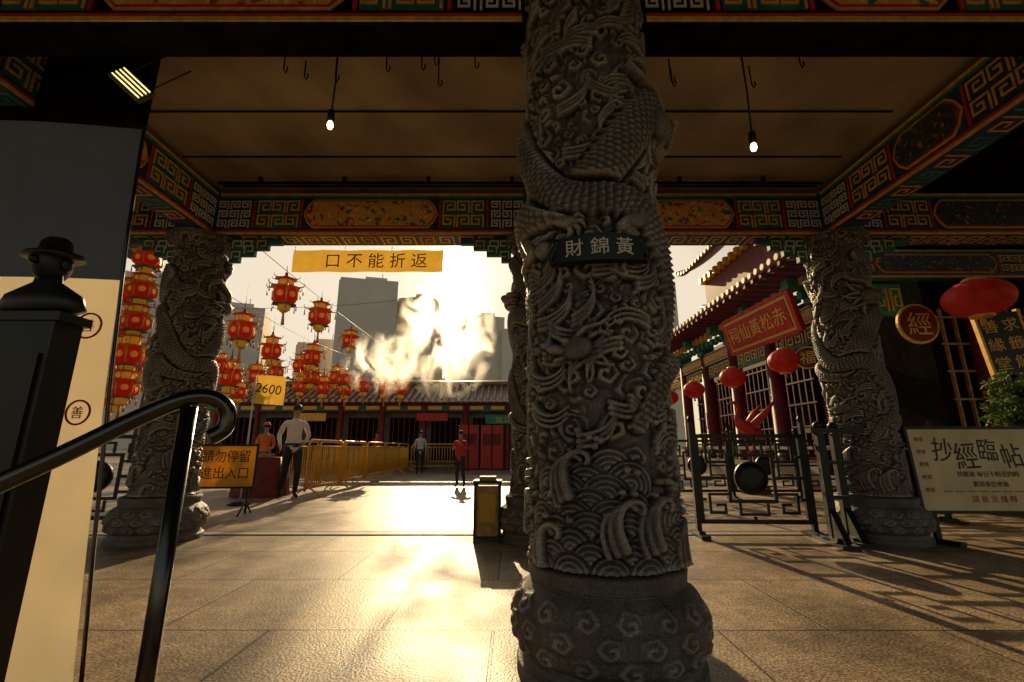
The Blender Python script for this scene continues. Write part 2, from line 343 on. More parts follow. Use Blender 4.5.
def column(name,x,y,ztop,nu,nz,rot,seed,capital=False,R=.315,mesh=None,bs=1):
    if mesh is None:
        H,V=relief_grid(nu,nz,ztop,R,seed)
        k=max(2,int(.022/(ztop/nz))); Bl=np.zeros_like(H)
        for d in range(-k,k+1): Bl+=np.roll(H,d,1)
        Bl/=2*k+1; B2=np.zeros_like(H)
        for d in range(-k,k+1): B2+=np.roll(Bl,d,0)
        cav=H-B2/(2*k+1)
        prof=[(0,.43*bs),(.055,.43*bs),(.06,.405*bs),(.085,.40*bs),(.09,.385*bs),(.13,.43*bs),(.2,.45*bs),(.26,.446*bs),(.33,.405*bs),(.37,.362*bs),(.375,.35*bs),(.38,.368*bs),(.43,.374*bs),(.45,.366*bs),(.455,.325),(.47,R)]
        if capital: prof+=[(ztop-.26,R-.015),(ztop-.24,R+.02),(ztop-.2,R+.02),(ztop-.18,R-.02),(ztop-.1,R+.03),(ztop-.07,R+.11),(ztop,R+.11)]
        else: prof+=[(ztop,R)]
        pz=[p[0] for p in prof]; pr=[p[1] for p in prof]
        if capital: H=np.where(V>ztop-.25,H*.3,H)
        Rr=np.interp(V,pz,pr)+H
        th=np.arange(nu)/nu*2*math.pi; X=Rr*np.cos(th); Y=Rr*np.sin(th)
        co=np.stack([X,Y,V],-1).reshape(-1,3)
        me=bpy.data.meshes.new(name); me.vertices.add(nu*nz); me.vertices.foreach_set('co',co.ravel())
        i=np.arange(nz-1)[:,None]*nu; j=np.arange(nu)[None,:]; j2=(j+1)%nu
        F=np.stack([i+j,i+j2,i+nu+j2,i+nu+j],-1).reshape(-1,4); nf=len(F)
        me.loops.add(nf*4); me.loops.foreach_set('vertex_index',F.ravel()); me.polygons.add(nf)
        me.polygons.foreach_set('loop_start',np.arange(nf)*4)
        me.polygons.foreach_set('use_smooth',np.ones(nf,bool)); me.update(calc_edges=True); me.validate()
        at=me.attributes.new('cavity_shade','FLOAT','POINT')
        rel=np.clip(.5+cav/.026,0,1); at.data.foreach_set('value',rel.ravel())  # low in grooves, high on ridges; drives the shade painted into the stone
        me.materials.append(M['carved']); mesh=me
    ob=bpy.data.objects.new(name,mesh); ob.location=(x,y,0); ob.rotation_euler=(0,0,math.radians(rot)); sc.collection.objects.link(ob)
    return ob,mesh
FCX=.435
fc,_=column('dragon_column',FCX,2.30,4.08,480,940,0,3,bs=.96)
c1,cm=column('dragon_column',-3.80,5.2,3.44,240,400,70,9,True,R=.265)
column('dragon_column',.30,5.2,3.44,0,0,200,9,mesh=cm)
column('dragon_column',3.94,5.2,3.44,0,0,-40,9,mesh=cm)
p=MB(); n=20; vs=[]
for k in range(n+1):
    a=math.radians(-96-29+58*k/n)
    e=.055+.010*math.cos((k/n-.5)*math.pi)
    for rr,zz in ((.37,-e),(.418,-e),(.418,e),(.37,e)): vs.append((rr*math.cos(a),rr*math.sin(a),zz))
fs=[]
for k in range(n):
    for q in range(4): fs.append((k*4+q,(k+1)*4+q,(k+1)*4+(q+1)%4,k*4+(q+1)%4))
fs+= [(0,1,2,3),(n*4+3,n*4+2,n*4+1,n*4)]
p.raw(vs,fs,'black')
for i,ch in enumerate('財錦黃'):
    a=-96+(i-1)*15.5; ar=math.radians(a)
    p.text(ch,.088,'white',T(.421*math.cos(ar),.421*math.sin(ar),0)@RZ(a+90)@R90,.002)
for sg in (-1,1):
    a0=math.radians(-96+sg*30)
    p.tube([(.41*math.cos(a0+sg*.04*math.sin(t)),.41*math.sin(a0+sg*.04*math.sin(t)),-.06+.015*i) for i,t in enumerate([0,.8,1.6,2.2,2.8,3.4,4,4.6,5.2])],.016,'iron')
p.build('name_plaque',(FCX,2.30,1.83))
# ------------------------------------------------------------ painted beams
def cart(mb,x,y,w,h,X,mat='floral'):
    def rr(x,y,w,h,c): 
        return [(x+c,y),(x+w-c,y),(x+w-c*.4,y+h*.2),(x+w,y+h*.5),(x+w-c*.4,y+h*.8),(x+w-c,y+h),(x+c,y+h),(x+c*.4,y+h*.8),(x,y+h*.5),(x+c*.4,y+h*.2)]
    mb.poly(rr(x,y,w,h,.12),0,.010,'gold',X); mb.poly(rr(x+.02,y+.018,w-.04,h-.036,.11),.010,.016,'red',X); mb.poly(rr(x+.035,y+.032,w-.07,h-.064,.10),.016,.021,mat,X)
def deco(mb,X,L,H,mat='floral'):
    mb.box((L/2,.018,.006),(L,.03,.012),'gold',X); mb.box((L/2,H-.018,.006),(L,.03,.012),'gold',X)
    mb.box((L/2,.048,.004),(L,.026,.008),'red',X); mb.box((L/2,H-.048,.004),(L,.026,.008),'green',X)
    y0=.085; h=H-.17
    def half(x0,sg):
        def xx(a,w): return x0+a if sg>0 else x0-a-w
        for r_ in range(3):
            for q in range(3):
                cs=h/3
                mb.bars(spiral(xx(.01+q*cs*1.08,cs*.8),y0+r_*cs+.01,cs*.78,cs*.74,1 if (q+r_)%2 else -1),.014,0,.008,'white',X)
        mb.box((xx(h*1.12,.03)+.015,y0+h/2,.006),(.026,h,.012),'red',X)
        w=.52
        a=h*1.12+.045
        mb.box((xx(a,w)+w/2,y0+h/2,.003),(w,h,.006),'teal' if mat=='floral' else 'navy',X)
        for q in range(3):
            for r_ in range(2):
                mb.bars(spiral(xx(a+.02+q*w/3,w/3*.8),y0+.02+r_*h/2,w/3*.8,h/2-.045,1 if (q+r_)%2 else -1),.018,.006,.014,'gold',X)
        mb.box((xx(a+w+.01,.03)+.015,y0+h/2,.006),(.026,h,.012),'red',X)
        return a+w+.05
    a=half(0,1); half(L,-1)
    W=L-2*a
    if W>.5: cart(mb,a,y0,W,h,X,mat)
bz0,bh=3.45,.55
def beam_x(x0,x1,y,w,name,mat='floral',und=True):
    b=MB(); b.box(((x0+x1)/2,y,bz0+bh/2),(x1-x0,w,bh),'navy' if und else 'dark')  # front beams get a near-black body, painting shade onto their soffit
    deco(b,FRONT(x0+.02,y-w/2,bz0),x1-x0-.04,bh,mat)
    Xs=T(x0+.02,y+w/2-.02,bz0)@RX(180)
    L=x1-x0-.04; k=0; xx=.3
    while xx<L-.3 and und:
        b.bars(spiral(xx,.02,.16,w-.09,1 if k%2 else -1),.016,0,.006,'gold' if k%3 else 'orange',Xs); xx+=.24;k+=1
    return b.build(name)
def beam_y(x,y0,y1,w,name,face):
    b=MB(); b.box((x,(y0+y1)/2,bz0+bh/2),(w,y1-y0,bh),'navy')
    if face>0: deco(b,FACER(x+w/2,y0+.02,bz0),y1-y0-.04,bh,'floral')
    else: deco(b,FACEL(x-w/2,y1-.02,bz0),y1-y0-.04,bh,'floral2')
    L=y1-y0-.04; xx=.1;k=0
    Xs=T(x-w/2+.02,y0+.02,bz0)@RZ(90)@RX(180)
    while xx<L-.3:
        b.bars(spiral(xx,.02,.16,w-.09,1 if k%2 else -1),.016,0,.006,'orange' if k%2 else 'green',Xs); xx+=.24;k+=1
    return b.build(name)
beam_x(-3.60,.16,5.2,.30,'painted_beam'); beam_x(.44,3.77,5.2,.30,'painted_beam'); beam_x(4.07,9,5.2,.30,'painted_beam','floral2'); beam_x(-9,-3.92,5.2,.3,'painted_beam','floral2')
beam_x(-3.60,.08,2.36,.25,'painted_beam',und=False); beam_x(.79,3.77,2.36,.25,'painted_beam',und=False)
beam_y(-3.75,2.2,5.04,.28,'painted_beam',1); beam_y(3.92,2.2,5.04,.28,'painted_beam',-1)
beam_y(-3.75,-2.5,2.19,.28,'painted_beam',1); beam_y(3.92,-2.5,2.19,.28,'painted_beam',-1)
for cx,cy in ((-3.75,5.2),(.30,5.2),(3.92,5.2)):
    b=MB(); b.box((0,0,.275),(.29,.34,.55),'teal')
    X=FRONT(-.13,-.172,.03)
    for q in range(2):
        for r_ in range(3): b.bars(spiral(.02+q*.12,.02+r_*.16,.09,.12,1 if q else -1),.014,0,.008,'white' if r_%2 else 'gold',X)
    b.build('beam_head_block',(cx,cy,3.452))
    for sg in (-1,1):
        b=MB(); st=[(0,0),(.62,0),(.62,-.07),(.46,-.07),(.46,-.14),(.30,-.14),(.30,-.22),(.12,-.22),(.12,-.30),(0,-.30)]
        st=[(sg*a,c) for a,c in st]
        if sg>0: st=st[::-1]
        b.poly(st,-.03,.03,'teal',R90)
        X=T(0,-.031,0)@R90
        for q,rw in ((.02,-.27),(.02,-.13),(.15,-.13),(.32,-.13),(.17,-.2)):
            b.bars([(sg*(q+.01),rw+.01),(sg*(q+.01),rw+.10),(sg*(q+.11),rw+.10),(sg*(q+.11),rw+.035),(sg*(q+.05),rw+.035)],.013,0,.006,'white' if q<.2 else 'gold',X)
        b.build('stepped_bracket',(cx+sg*.31,cy-.02,3.445))
# ------------------------------------------------------------ roof slab
c=MB(); c.box((0,3.6,4.2),(7.9,4.4,.2),'ceil')
for k,yy in enumerate((3.05,3.75,4.45)): c.box((0,yy,4.095),(7.3,.012,.02),'dark')
c.box((-8,1.2,4.2),(8,9.2,.2),'dark'); c.box((8,1.2,4.2),(8,9.2,.2),'dark'); c.box((0,-1.0,4.2),(7.98,4.7,.2),'dark')  # outer ceiling bays coloured near black to stand in for their shade
c.build('ceiling')
c=MB(); c.box((0,1.2,4.42),(26,10,.2),'dark'); c.build('roof')
c=MB(); c.tube([(-3.5,4.85,4.02),(3.7,4.85,4.02)],.018,'dark'); c.tube([(-3.5,4.95,4.04),(3.7,4.95,4.04)],.012,'dark')
for x in (-3,-2,-1,0,1,2,3): c.box((x,4.85,4.07),(.03,.05,.06),'dark')
c.build('ceiling_pipe')
c=MB()
for x in (-1.85,-1.72,-1.45,-1.0,-.72,-.62,-.6,-.3,.95,1.3,1.35,2.0,2.3):
    yy=3.0+random.uniform(0,.25); l=random.uniform(.14,.3)
    z0=4.09; c.tube([(x,yy,z0),(x+.005,yy,z0-l),(x+.02,yy,z0-l-.03),(x+.035,yy,z0-l),(x+.03,yy,z0-l+.03)],.006,'dark',5)
c.build('ceiling_hooks')
c=MB(); c.box((-3.35,2.96,3.70),(1.16,.06,.80),'dark'); c.build('ceiling_panel')
c=MB()
c.box((0,0,0),(.30,.05,.16),'iron')
for k in range(4): c.box((0,-.031,-.055+.036*k),(.26,.012,.009),'led')
c.tube([(-.1,0,.08),(-.1,0,.5)],.006,'iron',6); c.tube([(.1,0,.08),(.1,0,.5)],.006,'iron',6)
o=c.build('ceiling_lamp',(-2.42,2.45,3.20)); o.rotation_euler=(0,math.radians(38),math.radians(30)); o.scale=(.72,.72,.72)
for x,z in ((-1.09,2.84),(1.43,2.69)):
    b=MB(); b.tube([(0,0,3.45-z),(.006,0,(3.45-z)*.5),(0,0,.07)],.006,'black',6)
    b.lathe([(.006,.10),(.02,.09),(.022,.02),(.018,.015)],'black',n=12)
    b.lathe([(.004,-.035),(.012,-.03),(.018,-.014),(.017,0),(.012,.014)],'bulb',n=14); b.build('hanging_bulb',(x,2.36,z))
# ------------------------------------------------------------ banner over exit
b=MB(); W,Hh=1.92,.30; nx=24; vs=[];fs=[]
for j in range(5):
    for i in range(nx+1):
        vs.append((-W/2+W*i/nx,.012*math.sin(i*.9)+.004*math.sin(j*2),-Hh/2+Hh*j/4))
for j in range(4):
    for i in range(nx): a=j*(nx+1)+i; fs.append((a,a+1,a+nx+2,a+nx+1))
b.raw(vs,fs,'yellow',smooth=True)
b.text('口 不 能 折 返',.215,'brown',FRONT(.12,-.02,0),.001)
for x in (-.94,-.3,.3,.94): b.tube([(x,0,.14),(x,0,.2)],.004,'iron',5)
b.build('yellow_banner',(-1.84,5.42,3.27))
# ------------------------------------------------------------ palace lanterns
def lantern_mesh():
    b=MB(); ph=math.pi/6
    b.lathe([(.20,-.22),(.32,-.10),(.32,.12),(.22,.22)],'silk',n=6,smooth=False,ph=ph)
    b.lathe([(.16,.24),(.20,.28),(.20,.42),(.14,.46)],'ysilk',n=6,smooth=False,ph=ph)
    b.lathe([(.10,-.42),(.17,-.38),(.17,-.28),(.14,-.25)],'ysilk',n=6,smooth=False,ph=ph)
    b.lathe([(.26,.215),(.40,.24),(.26,.262)],'gold',n=6,smooth=False,ph=ph)
    b.lathe([(.20,-.255),(.33,-.24),(.22,-.215)],'green',n=6,smooth=False,ph=ph)
    b.lathe([(.16,.455),(.30,.475),(.10,.52),(.03,.60),(.05,.63),(.01,.68)],'red',n=6,smooth=False,ph=ph)
    b.lathe([(.03,-.47),(.11,-.43),(.11,-.415)],'gold',n=6,smooth=False,ph=ph)
    for k in range(6):
        a=math.pi/3*k+ph; c,s=math.cos(a),math.sin(a)
        b.tube([(.20*c,.20*s,-.22),(.325*c,.325*s,-.10),(.325*c,.325*s,.12),(.22*c,.22*s,.22)],.016,'gold',5)
        b.tube([(.20*c,.20*s,.27),(.20*c,.20*s,.43)],.012,'gold',5)
        b.tube([(.36*c,.36*s,.24),(.46*c,.46*s,.25),(.50*c,.50*s,.31),(.46*c,.46*s,.36)],[.018,.016,.012,.006],'gold',5)
        b.tube([(.46*c,.46*s,.24),(.46*c,.46*s,.02)],[.006,.022],'orange',5)
        b.tube([(.26*c,.26*s,.47),(.35*c,.35*s,.50),(.37*c,.37*s,.55)],[.012,.010,.005],'gold',5)
        b.tube([(.31*c,.31*s,-.24),(.31*c,.31*s,-.42)],[.006,.018],'red',5)
        a2=a+math.pi/6; q=.285; X=T(q*math.cos(a2),q*math.sin(a2),0)@RZ(math.degrees(a2)+90)@R90
        b.poly([(.08*math.cos(t),.08*math.sin(t)+.01) for t in np.linspace(0,2*math.pi,9)[:-1]],0,.008,'ysilk',X)
    b.tube([(0,0,-.46),(0,0,-.56),(0,0,-.80)],[.012,.03,.045],'orange',7); b.ell((0,0,-.5),(.035,.035,.035),'gold',8)
    b.tube([(0,0,.66),(0,0,.85)],.008,'iron',5)
    return b.mesh('palace_lantern')
LM=lantern_mesh()
def lant(x,y,z,w):
    o=bpy.data.objects.new('palace_lantern',LM); o.location=(x,y,z); o.scale=(w,w,w*random.uniform(.92,1.08)); o.rotation_euler=(random.uniform(-.05,.05),random.uniform(-.05,.05),random.uniform(0,1)); sc.collection.objects.link(o)
L1=[(-5.49,10.46,4.52,.92),(-5.49,12.5,4.56,.9),(-5.7,15.6,4.57,.9),(-7.1,11.6,3.92,1.0),(-7.4,13.7,3.82,.9),(-7.9,16.8,3.92,.9),(-8.7,13.9,3.04,1.0),(-9.4,16.6,3.5,.95),
 (-6.3,14.1,3.7,.85),(-6.6,17.0,3.5,.9),(-5.0,17.2,3.9,.85),(-8.4,18,3.3,.9),(-7.5,18,3.25,.9),(-6.7,18.2,3.2,.9),(-5.9,18,3.3,.9),(-5.1,18.1,3.25,.9),(-4.4,18,3.2,.85),(-10.2,14.6,3.9,1.0),(-9.3,12.6,3.8,.95),(-10.5,17.5,3.0,.9),(-9.5,18.4,3.1,.9),
 (-8.0,15.2,3.4,.85),(-7.1,16.0,3.35,.85),(-9.0,11.0,3.0,.85),(-8.0,12.2,3.1,.8),(-6.0,16.2,3.3,.8)]
for l in L1: lant(*l)
for z in (3.50,3.05,2.60,2.15,1.70): lant(-5.10,5.95,z,.52)
for z in (3.3,2.75,2.2,1.7): lant(-6.05,6.9,z,.55)
w=MB()
def wire(a,b,sag,r=.008):
    a=Vector(a);b=Vector(b); w.tube([a.lerp(b,t)-Vector((0,0,sag*4*t*(1-t))) for t in np.linspace(0,1,13)],r,'iron',5)
wire((-5.6,5.3,5.4),(-5.6,20.5,5.3),.15); wire((-7.3,5.3,5.3),(-7.6,20.5,5.1),.4); wire((-9.3,5.3,5.2),(-9.3,20.5,4.6),.5)
wire((-10.5,18.1,4.1),(-4,18.1,4.1),.1); wire((-12,12,5),(-3.6,14,5.6),.3,.006)
for l in L1:
    w.tube([(l[0],l[1],l[2]+.6*l[3]),(l[0],l[1],min(5.2,l[2]+1.3*l[3]))],.005,'iron',4)
w.tube([(-5.10,5.95,1.3),(-5.10,5.95,4.0)],.01,'iron',5); w.tube([(-6.05,6.9,1.5),(-6.05,6.9,4.0)],.01,'iron',5); w.box((-5.6,6.4,4.0),(1.4,1.3,.04),'iron')
w.build('lantern_wires')
def rlantern(x,y,z,w,h):
    b=MB(); n=48
    vs=[];fs=[];m=17
    for j in range(m):
        t=math.pi*(.10+.80*j/(m-1))
        for k in range(n):
            a=2*math.pi*k/n; rr=math.sin(t)*(1-.035*(k%3==0)); vs.append((w/2*rr*math.cos(a),w/2*rr*math.sin(a),-h/2*math.cos(t)))
    for j in range(m-1):
        for k in range(n): k2=(k+1)%n; fs.append((j*n+k,j*n+k2,(j+1)*n+k2,(j+1)*n+k))
    b.raw(vs,fs,'rlant',smooth=True)
    for sg in (-1,1): b.lathe([(w*.16,-.02),(w*.18,0),(w*.16,.03)],'gold',(0,0,sg*h*.485),n=20)
    b.tube([(0,0,h*.5),(0,0,h*.5+.35)],.006,'iron',5); b.tube([(0,0,-h*.5),(0,0,-h*.5-.04),(0,0,-h*.5-.16*w)],[.008,.03,.035],'orange',7)
    b.build('red_lantern',(x,y,z))
rlantern(6.18,5.75,2.88,.74,.50)
for y in (10.6,13.2,16.1,18.7): rlantern(6.45,y,2.95,.72,.58)
# ------------------------------------------------------------ roof helper
def tiled_roof(b,X,L,run,z0,z1,sp=.30,curve=.12,mat='tile'):
    def zz(t): return z0+(z1-z0)*(t*(1-curve)+curve*t*t)-curve*(z1-z0)*t*(1-t)
    ts=[i/8 for i in range(9)]
    def lift(x): e=min(x,L-x); return max(0,1-e/1.6)**2*.45
    n=int(L/sp)
    for i in range(n):
        x0=i*L/n; x1=(i+1)*L/n; vs=[];fs=[]
        for t in ts: vs+= [(x0,run*t,zz(t)+lift(x0)*(1-t)),(x1,run*t,zz(t)+lift(x1)*(1-t))]
        for k in range(8): fs.append((2*k,2*k+1,2*k+3,2*k+2))
        b.raw(vs,fs,mat,X)
        xc=(x0+x1)/2
        b.tube([(xc,run*t-.03,zz(t)+.03+lift(xc)*(1-t)) for t in ts],sp*.24,mat,7,X)
        b.lathe([(sp*.27,0),(sp*.27,.03)],'tilend',n=10,smooth=False,X=X@T(xc,-.05,z0+.03+lift(xc))@R90)
    b.tube([(L*k/40,.02,z0-.06+lift(L*k/40)) for k in range(41)],.06,'dred',6,X)
    b.tube([(L*k/40,run+.02,z1+.12+ (lift(L*k/40)*.6)) for k in range(41)],.14,mat,8,X)
b=MB(); b.box((-4.5,22.6,1.5),(19,2.6,3.0),'wallg')
tiled_roof(b,T(-14.6,20.7,0),20,1.9,3.0,3.95,.3)
for x in np.arange(-13.5,5,1.9):
    b.lathe([(.16,0),(.16,.1),(.12,.12),(.12,2.85),(.15,2.9)],'dred',(x,21.0,0),n=12)
    b.box((x+.95,21.26,1.35),(1.3,.06,1.9),'dark')
    for q in range(5): b.box((x+.45+q*.25,21.22,1.35),(.03,.04,1.86),'dred')
    b.box((x+.95,21.21,.35),(1.34,.1,.08),'stone')
b.box((-4.5,21.0,2.72),(19,.12,.3),'teal')
for x in np.arange(-13,4.6,.95): b.box((x,20.92,2.72),(.6,.05,.16),'gold')
for x,wd in ((-1.95,.9),(-.9,1.0)): b.box((x,20.9,1.0),(wd,.06,1.9),'red'); b.box((x,20.86,1.0),(.04,.02,1.9),'dark'); b.box((x,20.86,1.3),(wd*.8,.015,.5),'dred')
b.box((-.4,20.9,2.2),(1.6,.08,.4),'green'); b.text('出 口',.3,'gold',FRONT(-.4,20.85,2.2),.004)
b.box((-9,20.8,2.3),(1.2,.06,.35),'gold'); b.box((-3.6,20.8,2.3),(1.4,.06,.35),'red')
b.build('gate_hall')
b=MB(); Y0,Y1=8.2,21.5
b.box((10.6,(Y0+Y1)/2,.28),(6.6,Y1-Y0,.56),'stone')
b.box((11,(Y0+Y1)/2,3.0),(3.4,Y1-Y0-.4,4.9),'dred')
for y in np.arange(Y0+.6,Y1,2.35):
    b.lathe([(.28,0),(.28,.1),(.22,.15),(.21,4.3)],'dred',(7.9,y,.56),n=18)
    b.box((7.9,y,4.75),(.5,.5,.35),'teal'); b.box((7.5,y,5.05),(.9,.3,.25),'green')
    b.box((9.25,y+1.15,2.3),(.08,1.9,3.2),'dark')
    for q in range(6): b.box((9.19,y+.35+q*.32,2.3),(.05,.05,3.1),'dred')
    for q in range(5): b.box((9.17,y+1.15,.9+q*.7),(.03,1.85,.05),'dred')
    b.box((7.86,y+1.17,3.85),(.06,1.8,.5),'teal')
    for q in range(4): b.bars(spiral(.1+q*.44,0,.3,.34,1 if q%2 else -1),.035,0,.02,'gold',FACEL(7.82,y+2.02,3.68))
b.box((9.7,(Y0+Y1)/2,2.6),(.4,Y1-Y0-.5,4.0),'dark')
b.box((7.9,(Y0+Y1)/2,4.35),(.28,Y1-Y0,.45),'teal')
deco(b,FACEL(7.755,Y1-.1,4.12),6.4,.46); deco(b,FACEL(7.755,Y1-6.6,4.12),6.5,.46)
for y in np.arange(Y0,Y1,.42): b.box((7.2,y,5.3),(1.5,.10,.10),'dred')
for y in np.arange(Y0+.2,Y1,.42): b.box((7.45,y,5.08),(.25,.16,.2),'gold'); b.box((7.65,y,4.85),(.25,.2,.2),'green')
tiled_roof(b,T(6.5,Y1+.3,0)@RZ(-90),Y1-Y0+.6,3.0,5.45,7.4,.32,.25)
b.box((10.3,(Y0+Y1)/2+1,8.0),(2.0,Y1-Y0-3.5,2.0),'dred')
for y in np.arange(Y0+3,Y1-.5,.5): b.box((9.2,y,8.75),(.3,.2,.3),'gold')
tiled_roof(b,T(8.3,Y1+.2,0)@RZ(-90),Y1-Y0-1.5,2.6,9.1,11.2,.34,.25)
b.box((7.5,(Y0+Y1)/2,.95),(.12,Y1-Y0,.10),'stone')
for y in np.arange(Y0,Y1,.8): b.box((7.5,y,.73),(.10,.12,.34),'stone')
b.build('red_temple_hall')
b=MB(); b.box((0,0,0),(.10,3.1,1.0),'gold'); b.box((-.06,0,0),(.04,2.9,.82),'red')
b.text('祠仙黃松赤',.56,'gold',FACEL(-.083,0,0),.01,sx=.98)
for s in (-1,1):
    b.box((0,s*1.62,0),(.13,.14,1.16),'red'); b.box((0,0,s*.56),(.13,3.1,.12),'red')
o=b.build('temple_signboard',(6.65,11.9,4.15)); o.rotation_euler=(0,math.radians(-14),math.radians(4)); o.scale=(1,.92,.88)
def roundsign(x,y,z,d,ch,X0):
    b=MB(); pts=[(d/2*math.cos(t),d/2*math.sin(t)) for t in np.linspace(0,2*math.pi,33)[:-1]]
    b.poly(pts,0,.04,'gold',X0); b.poly([(p*.9,q*.9) for p,q in pts],.04,.05,'dred',X0)
    b.text(ch,d*.62,'gold',X0@T(0,0,.055),.004); b.tube([(0,.02,d/2),(0,.02,d/2+.4)],.006,'iron',5); return b.build('round_sign',(x,y,z))
roundsign(5.75,6.25,2.66,.58,'經',R90); roundsign(6.75,10.2,2.95,.52,'福',RZ(-40)@R90)
b=MB()
b.lathe([(.3,0),(.3,.12),(.2,.2),(.22,.5),(.26,.55)],'stone',n=16)
b.tube([(-.06,0,.55),(-.05,0,1.0),(0,0,1.2)],[.02,.02,.04],'red'); b.tube([(.06,0,.55),(.07,0,1.0),(.04,0,1.2)],[.02,.02,.04],'red')
b.tube([(.34,0,1.12),(.2,0,1.25),(0,0,1.36),(-.16,0,1.46),(-.22,0,1.62),(-.16,0,1.78),(-.2,0,1.9),(-.26,0,1.93),(-.42,0,1.9)],[.02,.12,.17,.12,.06,.04,.045,.04,.006],'red',12)
b.tube([(.05,.1,1.4),(.3,.25,1.7),(.5,.3,1.9)],[.1,.07,.01],'red'); b.tube([(.05,-.1,1.4),(.3,-.25,1.7),(.5,-.3,1.95)],[.1,.07,.01],'red')
b.build('crane_statue',(5.2,10.2,0))
# side pavilion, right
b=MB(); b.box((10.4,8.6,2.3),(7.0,2.6,4.6),'dark')
b.box((8.9,7.2,3.95),(7.6,.16,.5),'teal'); deco(b,FRONT(5.1,7.12,3.7),4.0,.5,'floral2')
for x in (5.55,7.6,9.7): b.lathe([(.2,0),(.15,.1),(.14,3.65)],'dred',(x,7.2,0),n=14)
b.box((5.85,7.05,3.28),(.9,.10,.52),'green')
for q in range(4):
    b.bars(spiral(5.45+q*.22,3.09,.15,.36,1 if q%2 else -1),.022,7.10,7.13,'gold',Matrix(((1,0,0,0),(0,0,-1,14.1),(0,1,0,0),(0,0,0,1))))
for q in range(7): b.box((7.1+q*.22,7.26,1.9),(.03,.05,2.6),'wood')
for q in range(6): b.box((7.75,7.24,.8+q*.45),(1.45,.03,.03),'wood')
tiled_roof(b,T(5.4,6.7,0),8,2.2,4.45,5.5,.32)
b.build('side_pavilion')
b=MB(); b.box((0,0,0),(.50,.05,.86),'black')
for i,ch in enumerate('求籤解'): b.text(ch,.2,'gold',FRONT(.12,-.027,.26-.26*i),.003)
for i,ch in enumerate('善緣堂'): b.text(ch,.2,'gold',FRONT(-.12,-.027,.26-.26*i),.003)
for s in (-1,1): b.box((s*.26,0,0),(.03,.07,.92),'gold')
b.tube([(0,0,.43),(0,.0,.95)],.008,'iron',6)
o=b.build('vertical_signboard',(6.78,6.1,2.34)); o.rotation_euler=(0,math.radians(-6),math.radians(-12))
b=MB(); b.lathe([(.16,0),(.22,.3),(.26,.36),(.22,.38)],'stone',n=18)
for k in range(7):
    a=k*.9; b.tube([(0,0,.3),(.06*math.cos(a),.06*math.sin(a),.9),(.3*math.cos(a),.3*math.sin(a),1.35+.05*k)],[.025,.016,.006],'bark',6)
for _ in range(3000):
    d=Vector(rng.normal(size=3)); d.normalize(); rr=rng.uniform(.3,1)**.5; lob=1+.3*math.sin(5*d.x+3*d.z*2)
    p0=Vector((d.x*.36*rr*lob,d.y*.36*rr*lob,1.42+d.z*.42*rr*lob)); s=rng.uniform(.03,.06)
    t=Vector(rng.normal(size=3)).normalized(); u=t.orthogonal().normalized()
    b.raw([p0-t*s,p0+u*s*.45,p0+t*s,p0-u*s*.45],[(0,1,2,3)],'leaf2')
b.build('potted_shrub',(6.28,5.55,0))
# ------------------------------------------------------------ fret fences
def fret_panel(b,x0,w,z0,h,mat='iron',t=.036):
    X=FRONT(x0,0,z0)
    b.bars([(0,0),(0,h),(w,h),(w,0),(0,0)],.045,-.02,.02,mat,X)
    cx,cy=w/2,h/2
    R=h*.20; pts=[(cx+R*math.cos(a),cy+R*math.sin(a)) for a in np.linspace(0,2*math.pi,29)[:-1]]
    b.poly(pts,-.014,.014,mat,X)
    b.lathe([(R*.9,0),(R*.9,.02),(R*.5,.03)],mat,n=20,X=X@T(cx,cy,.012))
    q=R*1.35
    b.bars([(cx-q,cy-q),(cx-q,cy+q),(cx+q,cy+q),(cx+q,cy-q),(cx-q,cy-q)],t,-.01,.01,mat,X)
    for sx in (-1,1):
        b.box((cx+sx*(q+(cx-q)/2),cy,0),(cx-q-t-.01,t,.02),mat,X)
        xe=cx+sx*cx*.86
        for sy in (-1,1):
            b.bars([(cx+sx*(q+.018),cy+sy*q*.7),(xe-sx*.02,cy+sy*q*.7),(xe-sx*.02,cy+sy*h*.40),(cx+sx*q*1.25,cy+sy*h*.40),(cx+sx*q*1.25,cy+sy*q*1.15),(xe-sx*.1,cy+sy*q*1.15)],t*.8,-.009,.009,mat,X)
            b.box((xe+sx*.045,cy+sy*h*.25,0),(.06,t*.8,.016),mat,X)
    for sy in (-1,1):
        b.bars([(cx-q*.6,cy+sy*(q+.018)),(cx-q*.6,cy+sy*h*.42),(cx+q*.6,cy+sy*h*.42),(cx+q*.6,cy+sy*(q+.035))],t*.8,-.008,.008,mat,X)
        b.box((cx,cy+sy*(h*.46),0),(t,h*.08-.04,.016),mat,X)
def fence(name,loc,rot,n,w=1.15,h=.92,mat='iron'):
    b=MB()
    for i in range(n):
        fret_panel(b,i*(w+.09)+.045,w,.16,h,mat)
    for i in range(n+1):
        x=i*(w+.09); b.box((x,0,.62),(.05,.05,1.24),mat); b.lathe([(.03,0),(.035,.03),(.015,.07)],mat,(x,0,1.24),n=10); b.box((x,0,.02),(.10,.42,.04),mat); b.box((x,0,.05),(.07,.2,.03),mat)
    o=b.build(name,loc); o.rotation_euler=(0,0,math.radians(rot)); return o
fence('fretwork_gate',(2.06,5.35,0),-3,1)
fence('fretwork_fence',(-5.55,5.5,0),8,1,1.2)
fence('fretwork_fence',(-7.1,6.0,0),0,1,1.2)
fence('fretwork_fence',(1.6,9.0,0),0,4,1.2)
fence('fretwork_fence',(4.4,6.3,0),0,4,1.2)
